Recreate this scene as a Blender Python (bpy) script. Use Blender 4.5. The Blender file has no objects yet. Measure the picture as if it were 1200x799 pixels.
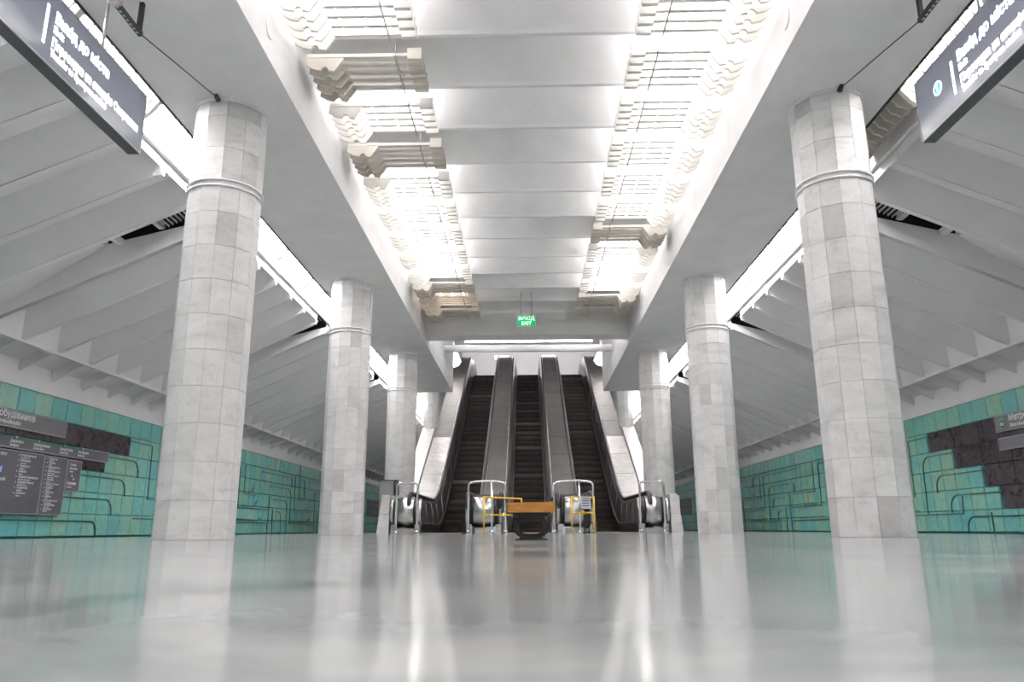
import bpy, math, random
from mathutils import Matrix, Vector
random.seed(7)
S = bpy.context.scene
COL = S.collection

# ---------------------------------------------------------------- camera
pit, yaw, rol = 0.2431, 0.0200, 0.0045
c, s = math.cos(yaw), math.sin(yaw)
cp, sp = math.cos(pit), math.sin(pit)
right = Vector((c, s, 0)); fwd = Vector((-s*cp, c*cp, sp)); up = Vector((s*sp, -c*sp, cp))
cr, sr = math.cos(rol), math.sin(rol)
r2 = right*cr - up*sr; u2 = right*sr + up*cr
cam_d = bpy.data.cameras.new('camera'); cam = bpy.data.objects.new('camera', cam_d); COL.objects.link(cam)
M = Matrix((r2, u2, -fwd)).transposed().to_4x4(); M.translation = (-0.0217, 0, 0.0876)
cam.matrix_world = M
cam_d.sensor_fit = 'HORIZONTAL'; cam_d.sensor_width = 36; cam_d.lens = 889.32/1200*36
cam_d.clip_start = 0.02; cam_d.clip_end = 200
cam_d.dof.use_dof = True; cam_d.dof.focus_distance = 13; cam_d.dof.aperture_fstop = 3.2
S.camera = cam
# ---------------------------------------------------------------- world / exposure
W = bpy.data.worlds.new('world'); S.world = W; W.use_nodes = True
W.node_tree.nodes['Background'].inputs[0].default_value = (0.9, 0.93, 1, 1)
W.node_tree.nodes['Background'].inputs[1].default_value = 0.3
vs = S.view_settings
vs.view_transform = 'Standard'; vs.look = 'None'; vs.gamma = 1; vs.use_curve_mapping = False
vs.exposure = 0.64
TUBE = 12.0      # radiance of a fluorescent tube over the nave
CTUBE = 84.0     # tubes of the channels outside the beams

# ---------------------------------------------------------------- materials
def nodes(name):
    m = bpy.data.materials.new(name); m.use_nodes = True
    nt = m.node_tree; b = nt.nodes['Principled BSDF']
    return m, nt, b
def ramp(nt, stops):
    r = nt.nodes.new('ShaderNodeValToRGB'); e = r.color_ramp.elements
    while len(e) < len(stops): e.new(0.5)
    for k, (p, col) in zip(e, stops):
        k.position = p; k.color = (*col, 1)
    return r
def tex_noise(nt, scale, detail=6, rough=0.6, dist=0.0, coord='Object', stretch=None):
    tc = nt.nodes.new('ShaderNodeTexCoord'); n = nt.nodes.new('ShaderNodeTexNoise')
    n.inputs['Scale'].default_value = scale; n.inputs['Detail'].default_value = detail
    n.inputs['Roughness'].default_value = rough; n.inputs['Distortion'].default_value = dist
    src = tc.outputs[coord]
    if coord == 'World':
        pass
    if stretch:
        mp = nt.nodes.new('ShaderNodeMapping'); mp.inputs['Scale'].default_value = stretch
        nt.links.new(src, mp.inputs[0]); src = mp.outputs[0]
    nt.links.new(src, n.inputs['Vector'])
    return n
def pos_noise(nt, scale, detail=6, rough=0.6, dist=0.0, stretch=None):
    g = nt.nodes.new('ShaderNodeNewGeometry'); n = nt.nodes.new('ShaderNodeTexNoise')
    n.inputs['Scale'].default_value = scale; n.inputs['Detail'].default_value = detail
    n.inputs['Roughness'].default_value = rough; n.inputs['Distortion'].default_value = dist
    src = g.outputs['Position']
    if stretch:
        mp = nt.nodes.new('ShaderNodeMapping'); mp.inputs['Scale'].default_value = stretch
        nt.links.new(src, mp.inputs[0]); src = mp.outputs[0]
    nt.links.new(src, n.inputs['Vector'])
    return n
def bump(nt, b, src, strength=0.2, dist=0.02):
    bp = nt.nodes.new('ShaderNodeBump'); bp.inputs['Strength'].default_value = strength
    bp.inputs['Distance'].default_value = dist
    nt.links.new(src, bp.inputs['Height']); nt.links.new(bp.outputs[0], b.inputs['Normal'])
def simple(name, col, rough=0.5, metal=0.0, emit=None, es=0):
    m, nt, b = nodes(name)
    b.inputs['Base Color'].default_value = (*col, 1); b.inputs['Roughness'].default_value = rough
    b.inputs['Metallic'].default_value = metal
    if emit:
        b.inputs['Emission Color'].default_value = (*emit, 1); b.inputs['Emission Strength'].default_value = es
    return m
def mottled(name, c1, c2, scale, rough=0.6, metal=0.0, detail=6, b_s=0.1, stretch=None, dist=0.0, bd=0.01):
    m, nt, b = nodes(name)
    n = pos_noise(nt, scale, detail, 0.6, dist, stretch)
    r = ramp(nt, [(0.3, c1), (0.7, c2)])
    nt.links.new(n.outputs['Fac'], r.inputs[0]); nt.links.new(r.outputs[0], b.inputs['Base Color'])
    b.inputs['Roughness'].default_value = rough; b.inputs['Metallic'].default_value = metal
    if b_s: bump(nt, b, n.outputs['Fac'], b_s, bd)
    return m
def marble(name, light, mid, vein, rough):
    m, nt, b = nodes(name)
    n = pos_noise(nt, 1.6, 8, 0.65, 1.4, (1, 1, 2.2))
    r = ramp(nt, [(0.25, vein), (0.42, mid), (0.6, light), (0.8, mid)])
    nt.links.new(n.outputs['Fac'], r.inputs[0])
    n2 = pos_noise(nt, 9, 8, 0.7, 2.5)
    r2_ = ramp(nt, [(0.34, (0.86, 0.85, 0.84)), (0.46, (1, 1, 1))])
    nt.links.new(n2.outputs['Fac'], r2_.inputs[0])
    oi = nt.nodes.new('ShaderNodeObjectInfo')
    r3 = ramp(nt, [(0.0, (0.72, 0.71, 0.71)), (0.12, (0.90, 0.895, 0.89)), (1, (1, 1, 1))])
    nt.links.new(oi.outputs['Random'], r3.inputs[0])
    x = nt.nodes.new('ShaderNodeMix'); x.data_type = 'RGBA'; x.blend_type = 'MULTIPLY'; x.inputs[0].default_value = 1
    y = nt.nodes.new('ShaderNodeMix'); y.data_type = 'RGBA'; y.blend_type = 'MULTIPLY'; y.inputs[0].default_value = 1
    nt.links.new(r.outputs[0], x.inputs[6]); nt.links.new(r2_.outputs[0], x.inputs[7])
    nt.links.new(x.outputs[2], y.inputs[6]); nt.links.new(r3.outputs[0], y.inputs[7])
    nt.links.new(y.outputs[2], b.inputs['Base Color']); b.inputs['Roughness'].default_value = rough
    return m
m_marble = marble('white_marble', (0.75, 0.745, 0.745), (0.66, 0.655, 0.655), (0.50, 0.49, 0.48), 0.35)
m_marble_seam = simple('marble_seam', (0.38, 0.37, 0.36), 0.8)
m_conc = mottled('painted_concrete', (0.70, 0.693, 0.695), (0.78, 0.772, 0.775), 2.0, 0.75, b_s=0.15)
m_conc_side = mottled('painted_concrete_side', (0.76, 0.75, 0.757), (0.83, 0.82, 0.826), 1.3, 0.7, b_s=0.15)
m_plaster = mottled('white_plaster', (0.78, 0.77, 0.78), (0.84, 0.83, 0.84), 1.5, 0.65, b_s=0.08)
m_baffle = simple('baffle_white', (0.80, 0.78, 0.74), 0.45)
m_baffle_dim = mottled('baffle_dim_tone', (0.62, 0.57, 0.50), (0.74, 0.70, 0.64), 4, 0.55, b_s=0.05)  # darker, browner copy of the baffle white; dimness of unlit lamps painted in
m_tube = simple('lamp_tube_lit', (1, 1, 1), 0.3, 0, (1.0, 0.965, 0.96), TUBE)
m_ctube = simple('lamp_tube_channel', (1, 1, 1), 0.3, 0, (1.0, 0.965, 0.975), CTUBE)
m_htube = simple('lamp_tube_hall', (1, 1, 1), 0.3, 0, (1.0, 0.97, 0.975), 16.0)
m_fill_tube = simple('fill_tube_cross', (1, 1, 1), 0.3, 0, (1.0, 0.97, 0.975), 30.0)  # tubes of the fill lamps added behind the cross beam
m_tube_warm = simple('lamp_tube_warm', (1, 1, 1), 0.3, 0, (1.0, 0.80, 0.66), TUBE*0.35)
m_tube_off = simple('lamp_tube_off', (0.75, 0.75, 0.73), 0.25)
m_black = simple('black_paint', (0.015, 0.015, 0.018), 0.45)
m_rubber = simple('handrail_rubber', (0.012, 0.012, 0.018), 0.35)
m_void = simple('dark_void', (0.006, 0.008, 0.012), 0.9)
m_steel = mottled('brushed_steel', (0.52, 0.50, 0.49), (0.70, 0.69, 0.68), 3, 0.28, 1.0, b_s=0.03, stretch=(1, 1, 14))
m_chrome = simple('chrome', (0.75, 0.75, 0.76), 0.15, 1.0)
m_yellow = mottled('yellow_paint', (0.80, 0.48, 0.02), (0.88, 0.58, 0.04), 12, 0.4, b_s=0)
m_iron = simple('cast_iron', (0.008, 0.007, 0.007), 0.5, 0.0)
m_slate = mottled('slate_panel', (0.10, 0.10, 0.125), (0.125, 0.125, 0.15), 5, 0.35, b_s=0)
m_slate_lt = mottled('grey_panel', (0.17, 0.165, 0.19), (0.20, 0.195, 0.22), 5, 0.35, b_s=0)
m_alu = simple('aluminium_edge', (0.50, 0.48, 0.48), 0.35, 0.6)
m_white_text = simple('white_print', (0.80, 0.79, 0.82), 0.5)
m_signface = simple('sign_face', (0.30, 0.32, 0.39), 0.12)
m_signglow = simple('sign_lettering_lit', (1, 1, 1), 0.4, 0, (0.96, 0.92, 1.0), 2.2)
m_signgreen = simple('sign_green_lit', (0.0, 0.5, 0.25), 0.4, 0, (0.0, 0.75, 0.35), 1.0)
m_signside = simple('sign_side', (0.10, 0.11, 0.12), 0.5)
m_green = simple('line_green', (0.0, 0.26, 0.12), 0.4)
m_blue = simple('line_blue', (0.03, 0.12, 0.45), 0.4)
m_red = simple('line_red', (0.55, 0.03, 0.05), 0.4)
m_exit = simple('exit_green', (0.0, 0.36, 0.13), 0.4, 0, (0.0, 0.42, 0.14), 0.5)
m_exit_t = simple('exit_white', (0.8, 0.9, 0.84), 0.4, 0, (0.8, 1, 0.86), 0.5)
m_paper = simple('paper', (0.62, 0.64, 0.72), 0.6)
m_ink = simple('ink', (0.12, 0.12, 0.16), 0.6)
m_pad = simple('landing_light', (1, 1, 1), 0.4, 0, (1, 0.98, 0.97), 6.0)
m_deck = mottled('escalator_deck', (0.105, 0.096, 0.092), (0.15, 0.14, 0.132), 2.2, 0.5, 0.15, b_s=0.04)
m_deck_steel = mottled('escalator_deck_steel', (0.26, 0.25, 0.245), (0.42, 0.41, 0.40), 1.8, 0.38, 0.45, b_s=0.10, dist=1.5, bd=0.03)
m_balus = mottled('balustrade_panel', (0.035, 0.031, 0.032), (0.065, 0.056, 0.056), 3, 0.28, b_s=0)
m_greybox = simple('grey_enamel', (0.23, 0.24, 0.23), 0.5)
m_wood = None
def mk_wood():
    m, nt, b = nodes('bench_wood')
    n = pos_noise(nt, 7, 6, 0.6, 0.6, (1, 6, 5))
    r = ramp(nt, [(0.3, (0.30, 0.115, 0.02)), (0.55, (0.50, 0.22, 0.04)), (0.75, (0.60, 0.30, 0.06))])
    nt.links.new(n.outputs['Fac'], r.inputs[0]); nt.links.new(r.outputs[0], b.inputs['Base Color'])
    b.inputs['Roughness'].default_value = 0.35
    return m
m_wood = mk_wood()
def mk_floor():
    m, nt, b = nodes('polished_stone_floor')
    n = pos_noise(nt, 1.5, 9, 0.66, 1.1, (0.8, 1.3, 1))
    r = ramp(nt, [(0.32, (0.17, 0.20, 0.20)), (0.44, (0.31, 0.335, 0.335)), (0.55, (0.43, 0.44, 0.44)), (0.68, (0.54, 0.54, 0.54))])
    nt.links.new(n.outputs['Fac'], r.inputs[0]); nt.links.new(r.outputs[0], b.inputs['Base Color'])
    n2 = pos_noise(nt, 1.3, 5, 0.6, 0.5)
    mr = nt.nodes.new('ShaderNodeMapRange'); mr.inputs[3].default_value = 0.06; mr.inputs[4].default_value = 0.18
    nt.links.new(n2.outputs['Fac'], mr.inputs[0]); nt.links.new(mr.outputs[0], b.inputs['Roughness'])
    n3 = pos_noise(nt, 3.0, 3, 0.5)
    bump(nt, b, n3.outputs['Fac'], 0.02, 0.02)
    b.inputs['IOR'].default_value = 1.58
    return m
m_floor = mk_floor()
TW, TH = 0.43, 0.383
def mk_tile():
    m, nt, b = nodes('glazed_teal_tile')
    g = nt.nodes.new('ShaderNodeNewGeometry')
    sn = nt.nodes.new('ShaderNodeVectorMath'); sn.operation = 'DIVIDE'; sn.inputs[1].default_value = (40, TW, TH)
    fl = nt.nodes.new('ShaderNodeVectorMath'); fl.operation = 'FLOOR'
    wn = nt.nodes.new('ShaderNodeTexWhiteNoise'); wn.noise_dimensions = '3D'
    nt.links.new(g.outputs['Position'], sn.inputs[0]); nt.links.new(sn.outputs[0], fl.inputs[0]); nt.links.new(fl.outputs[0], wn.inputs['Vector'])
    big = pos_noise(nt, 0.7, 3, 0.5)
    mix = nt.nodes.new('ShaderNodeMath'); mix.operation = 'MULTIPLY_ADD'; mix.inputs[1].default_value = 0.55
    mm = nt.nodes.new('ShaderNodeMath'); mm.operation = 'MULTIPLY'; mm.inputs[1].default_value = 0.5
    nt.links.new(wn.outputs['Value'], mix.inputs[0]); nt.links.new(big.outputs['Fac'], mm.inputs[0]); nt.links.new(mm.outputs[0], mix.inputs[2])
    r = ramp(nt, [(0.10, (0.12, 0.46, 0.52)), (0.30, (0.17, 0.50, 0.49)), (0.55, (0.22, 0.53, 0.46)), (0.78, (0.26, 0.53, 0.42)), (0.97, (0.36, 0.53, 0.32))])
    nt.links.new(mix.outputs[0], r.inputs[0])
    n2 = pos_noise(nt, 7, 5, 0.6)
    r2_ = ramp(nt, [(0.3, (0.82, 0.84, 0.86)), (0.7, (1.1, 1.08, 1.02))])
    nt.links.new(n2.outputs['Fac'], r2_.inputs[0])
    x = nt.nodes.new('ShaderNodeMix'); x.data_type = 'RGBA'; x.blend_type = 'MULTIPLY'; x.inputs[0].default_value = 1
    nt.links.new(r.outputs[0], x.inputs[6]); nt.links.new(r2_.outputs[0], x.inputs[7])
    nt.links.new(x.outputs[2], b.inputs['Base Color']); b.inputs['Roughness'].default_value = 0.16
    n3 = pos_noise(nt, 5, 3, 0.5); bump(nt, b, n3.outputs['Fac'], 0.25, 0.03)
    return m
m_tile = mk_tile()
m_grout = simple('dark_grout', (0.03, 0.12, 0.11), 0.7)
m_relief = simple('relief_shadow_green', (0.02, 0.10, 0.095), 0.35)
m_blackmarble = mottled('black_marble', (0.022, 0.016, 0.024), (0.085, 0.07, 0.08), 7, 0.22, b_s=0, detail=9, dist=1.2)
def mk_step():
    m, nt, b = nodes('escalator_step_metal')
    oi = nt.nodes.new('ShaderNodeObjectInfo')
    r = ramp(nt, [(0, (0.060, 0.040, 0.034)), (0.8, (0.10, 0.068, 0.056)), (0.93, (0.15, 0.125, 0.11)), (1, (0.26, 0.23, 0.21))])
    nt.links.new(oi.outputs['Random'], r.inputs[0])
    n = pos_noise(nt, 6, 6, 0.7)
    r2_ = ramp(nt, [(0.3, (0.5, 0.5, 0.5)), (0.7, (1.2, 1.15, 1.1))]); nt.links.new(n.outputs['Fac'], r2_.inputs[0])
    x = nt.nodes.new('ShaderNodeMix'); x.data_type = 'RGBA'; x.blend_type = 'MULTIPLY'; x.inputs[0].default_value = 1
    nt.links.new(r.outputs[0], x.inputs[6]); nt.links.new(r2_.outputs[0], x.inputs[7])
    nt.links.new(x.outputs[2], b.inputs['Base Color'])
    b.inputs['Roughness'].default_value = 0.5; b.inputs['Metallic'].default_value = 0.3
    return m
m_step = mk_step()
m_tread = simple('escalator_tread_dark', (0.010, 0.009, 0.013), 0.6, 0.2)

# ---------------------------------------------------------------- helpers
class MB:
    def __init__(self): self.v = []; self.f = []; self.mi = []; self.smooth = []
    def add(self, vs_, fs, mi=0, sm=False):
        o = len(self.v); self.v += [tuple(p) for p in vs_]
        for f in fs: self.f.append(tuple(i+o for i in f)); self.mi.append(mi); self.smooth.append(sm)
    def box(self, x0, x1, y0, y1, z0, z1, mi=0):
        v = [(x, y, z) for z in (z0, z1) for y in (y0, y1) for x in (x0, x1)]
        self.add(v, [(0, 2, 3, 1), (4, 5, 7, 6), (0, 1, 5, 4), (2, 6, 7, 3), (0, 4, 6, 2), (1, 3, 7, 5)], mi)
    def prism(self, pts, axis, a, b, mi=0):
        """pts: 2-D outline; axis 'x': pts=(y,z); 'y': pts=(x,z); 'z': pts=(x,y)"""
        def P(p, t):
            return (t, p[0], p[1]) if axis == 'x' else ((p[0], t, p[1]) if axis == 'y' else (p[0], p[1], t))
        n = len(pts)
        v = [P(p, a) for p in pts] + [P(p, b) for p in pts]
        self.add(v, [tuple(range(n)), tuple(range(2*n-1, n-1, -1))] + [(i, i+n, (i+1) % n+n, (i+1) % n) for i in range(n)], mi)
    def tube(self, pts, r, n=8, mi=0, cap=True, closed=False):
        pts = [Vector(p) for p in pts]; m = len(pts); v = []; nrm = None
        for i, p in enumerate(pts):
            if closed: t = (pts[(i+1) % m]-pts[i-1])
            else: t = (pts[min(i+1, m-1)]-pts[max(i-1, 0)])
            t.normalize()
            if nrm is None:
                nrm = t.orthogonal().normalized()
            else:
                nrm = (nrm - t*nrm.dot(t)); nrm.normalize()
            bn = t.cross(nrm)
            rr = r[i] if isinstance(r, (list, tuple)) else r
            for k in range(n):
                a = 2*math.pi*k/n; v.append(p + (nrm*math.cos(a)+bn*math.sin(a))*rr)
        f = []
        for i in range(m if closed else m-1):
            j = (i+1) % m
            for k in range(n): f.append((i*n+k, i*n+(k+1) % n, j*n+(k+1) % n, j*n+k))
        self.add(v, f, mi, True)
        if cap and not closed:
            o = len(self.v)-m*n
            self.f.append(tuple(o+k for k in range(n-1, -1, -1))); self.mi.append(mi); self.smooth.append(False)
            self.f.append(tuple(o+(m-1)*n+k for k in range(n))); self.mi.append(mi); self.smooth.append(False)
    def strip(self, path, w, a, b, mi=0):
        """flat ribbon in the y-z plane, half width w, x from a to b; path of (y,z)"""
        n = len(path)
        for i in range(n-1):
            p, q = Vector(path[i]), Vector(path[i+1]); d = (q-p)
            if d.length < 1e-5: continue
            d.normalize(); e = Vector((-d.y, d.x))*w; p = p-d*w*0.8; q = q+d*w*0.8
            self.prism([p+e, q+e, q-e, p-e], 'x', a, b, mi)
    def mesh(self, name, mats):
        me = bpy.data.meshes.new(name); me.from_pydata(self.v, [], self.f)
        for m in (mats if isinstance(mats, (list, tuple)) else [mats]): me.materials.append(m)
        me.polygons.foreach_set('material_index', self.mi); me.polygons.foreach_set('use_smooth', self.smooth)
        me.update()
        import bmesh
        bm = bmesh.new(); bm.from_mesh(me); bmesh.ops.recalc_face_normals(bm, faces=bm.faces); bm.to_mesh(me); bm.free()
        return me
    def obj(self, name, mats, parent=None, loc=(0, 0, 0)):
        return link(name, self.mesh(name, mats), parent, loc)
def link(name, me, parent=None, loc=(0, 0, 0), rot=None, scale=None):
    o = bpy.data.objects.new(name, me); COL.objects.link(o); o.location = loc
    if rot: o.rotation_euler = rot
    if scale: o.scale = scale
    if parent: o.parent = parent
    return o
def tag(o, label, cat, group=None, kind=None):
    o['label'] = label; o['category'] = cat
    if group: o['group'] = group
    if kind: o['kind'] = kind
    return o
def struct(o, label=None, cat=None):
    o['kind'] = 'structure'
    if label: o['label'] = label
    if cat: o['category'] = cat
    return o
def empty(name, loc=(0, 0, 0)):
    o = bpy.data.objects.new(name, None); COL.objects.link(o); o.location = loc; o.empty_display_size = 0.1
    return o
def copy_tree(o):
    r = o.copy(); COL.objects.link(r)
    for ch in o.children:
        d = ch.copy(); COL.objects.link(d); d.parent = r
        for g in ch.children:
            e = g.copy(); COL.objects.link(e); e.parent = d
    return r
def text(name, body, size, mat, parent, loc, rot, align='LEFT', depth=0.001, sx=1.0, bold=0.0):
    cu = bpy.data.curves.new(name, 'FONT'); cu.body = body; cu.size = size; cu.align_x = align; cu.extrude = depth
    cu.offset = bold; cu.resolution_u = 2; cu.space_line = 1.15
    t = bpy.data.objects.new(name, cu); COL.objects.link(t)
    dg = bpy.context.evaluated_depsgraph_get()
    me = bpy.data.meshes.new_from_object(t.evaluated_get(dg))
    bpy.data.objects.remove(t); bpy.data.curves.remove(cu)
    me.materials.clear(); me.materials.append(mat)
    return link(name, me, parent, loc, rot, (sx, 1, 1))
ORD = ['zeroth', 'first', 'second', 'third', 'fourth', 'fifth', 'sixth', 'seventh', 'eighth', 'ninth', 'tenth', 'eleventh',
       'twelfth', 'thirteenth', 'fourteenth', 'fifteenth', 'sixteenth', 'seventeenth', 'eighteenth', 'nineteenth', 'twentieth',
       'twenty-first', 'twenty-second', 'twenty-third', 'twenty-fourth', 'twenty-fifth']

YB = -6.0       # rear end of the modelled hall
YE = 50.0       # far end of the platforms beside the escalator hall
ZS = 4.6026     # beam soffit
XI, XO = 2.54, 3.93
ZN = 5.355
YN0, PN = 7.255, 1.0016

# ================================================================ large structure
b = MB(); b.box(-6.0, 6.0, YB, 18.2, -0.25, 0)
b.box(-6.0, -2.9, 18.2, YE, -0.25, 0); b.box(2.9, 6.0, 18.2, YE, -0.25, 0)
b.box(-2.9, 2.9, 18.2, 24, -1.0, -0.3)
struct(b.obj('floor', m_floor), 'polished grey stone platform floor', 'floor')
b = MB(); b.box(-8.0, -6.0, YB, YE, -1.3, -1.15); b.box(6.0, 8.0, YB, YE, -1.3, -1.15)
b.box(-6.05, -6.0, YB, YE, -1.2, -0.25); b.box(6.0, 6.05, YB, YE, -1.2, -0.25)
struct(b.obj('floor', simple('track_pit', (0.08, 0.08, 0.08), 0.8)), 'dark track pits beside the platform', 'track bed')
# outer walls
def side_wall(sx, nm):
    b = MB(); b.box(*sorted((sx*8.03, sx*8.3)), YB, YE, -1.3, 2.302, 0)
    b.box(*sorted((sx*8.0, sx*8.3)), YB, YE, 2.302, 3.4, 1)
    w = struct(b.obj(nm, [m_grout, m_plaster]), ('left' if sx < 0 else 'right')+' track wall of teal tiles under a white band', 'wall')
    return w
wl = side_wall(-1, 'wall_left'); wr = side_wall(1, 'wall_right')
b = MB(); b.box(-8.3, 8.3, YB-0.3, YB, -1.3, 6.5)
struct(b.obj('wall_back', m_plaster), 'plain white wall behind the camera', 'wall')
b = MB()
for sx in (-1, 1): b.box(*sorted((sx*3.95, sx*8.3)), YE, YE+0.3, -1.3, 6)
struct(b.obj('wall_front', m_plaster), 'white end walls of the platforms beside the escalators', 'wall')

# longitudinal beams
for sx, nm in ((-1, 'left'), (1, 'right')):
    b = MB()
    b.box(*sorted((sx*XI, sx*XO)), YB, 25.3, ZS, 6.6)
    bm_ = struct(b.obj('ceiling_beam', m_conc), nm+' white concrete beam carried by the '+nm+' row of columns', 'beam')
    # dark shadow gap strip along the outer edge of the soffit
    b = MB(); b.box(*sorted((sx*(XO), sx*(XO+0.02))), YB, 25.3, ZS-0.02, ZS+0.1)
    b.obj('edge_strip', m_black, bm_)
    for yy, zz in ((6.5, 4.92),):
        b = MB(); n = 20
        b.prism([(yy+0.11*math.cos(2*math.pi*k/n), zz+0.11*math.sin(2*math.pi*k/n)) for k in range(n)], 'x', sx*(XI-0.012), sx*XI)
        b.obj('cover_plate', m_conc, bm_)

# nave ceiling: saw-tooth folds, one part per fold
cl = empty('ceiling', (0, YB, ZN)); struct(cl, 'folded white ceiling over the central nave', 'ceiling')
b = MB()
prof = [(0, 0), (0.05, 0), (0.13, 0.30), (0.36, 0.30), (0.44, 0.27), (0.96, 0.03), (PN, 0), (PN, 0.42), (0, 0.42)]
b.prism(prof, 'x', -XI, XI)
fold = b.mesh('ceiling_fold', m_conc)
for i in range(-13, 11):
    link('ceiling_fold', fold, cl, (0, YN0+i*PN-YB, 0))
b = MB(); b.box(-XI, XI, 18.27, 18.8, 4.77, 7.0)
b.box(-0.045, -0.035, 17.9, 18.28, 5.4, 5.62)
struct(b.obj('trim_1', m_conc), 'concrete cross beam in front of the escalator hall', 'beam')
b = MB(); b.box(-XO, XO, YB, 18.8, 6.6, 6.7); struct(b.obj('ceiling', m_conc), 'slab above the nave folds', 'ceiling')

# side ceilings --------------------------------------------------
SL = 0.485
SK = 0.07
TIP = 5.9
def zr(x): return 2.54 + SL*(8.0-x)
XR0, XR1, XR2 = 4.42, 7.42, 8.0
PR = 0.87
def trough_mesh(sx):
    b = MB()
    # stations: (X, roof height over the rib soffit)
    st = [(XR0, 0.08), (4.54, 0.37), (7.29, 0.37), (XR1, 0.03)]
    rows = []
    for x, h in st:
        k = h/0.37
        ys = [(-0.03, -0.0), (0.04, 0.0), (0.04+0.05*k, h), (PR-0.04-0.22*k, h), (PR-0.04, 0.0)]
        rows.append([(sx*x, y+SK*(8-x), zr(x)+z) for y, z in ys])
    n = 5; v = [p for r in rows for p in r]; f = []
    for i in range(len(rows)-1):
        for k in range(n-1):
            f.append((i*n+k, i*n+k+1, (i+1)*n+k+1, (i+1)*n+k))
    b.add(v, f)
    # thickness: closed on top and at the inner end
    x0 = XR0; top0 = zr(x0)+0.5; x1 = XR1; top1 = zr(x1)+0.5
    k0_, k1_ = SK*(8-x0), SK*(8-x1)
    b.add([(sx*x0, -0.03+k0_, top0), (sx*x0, PR-0.03+k0_, top0), (sx*x1, PR-0.03+k1_, top1), (sx*x1, -0.03+k1_, top1)], [(0, 1, 2, 3)])
    r = rows[0]
    b.add(r+[(sx*x0, PR-0.03+k0_, top0), (sx*x0, -0.03+k0_, top0)], [(0, 1, 2, 6), (2, 3, 5, 6), (3, 4, 5)])
    return b.mesh('roof_trough', m_conc_side)
def fin_mesh(sx):
    b = MB()
    pts = [(sx*XR1, zr(XR1)), (sx*(XR2-0.005), zr(XR2)), (sx*(XR2-0.005), zr(XR2)+0.17), (sx*XR1, zr(XR1)+0.17)]
    b.prism(pts, 'y', -0.035, 0.035)
    return b.mesh('wall_fin', m_conc_side)
def edge_rib_mesh(sx, h0=0.44):
    b = MB(); v = []
    for x, h in ((XR0, h0), (TIP, 0.42), (XR1, 0.4)):
        for dy in (-0.05, 0.035):
            for z in (0, h): v.append((sx*x, SK*(8-x)+dy, zr(x)+z))
    b.add(v, [(0, 1, 3, 2), (8, 9, 11, 10)]+[(i+a_, i+b_, i+b_+4, i+a_+4) for i in (0, 4) for a_, b_ in ((0, 1), (2, 3), (0, 2), (1, 3))])
    return b.mesh('edge_rib', m_conc_side)
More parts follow.
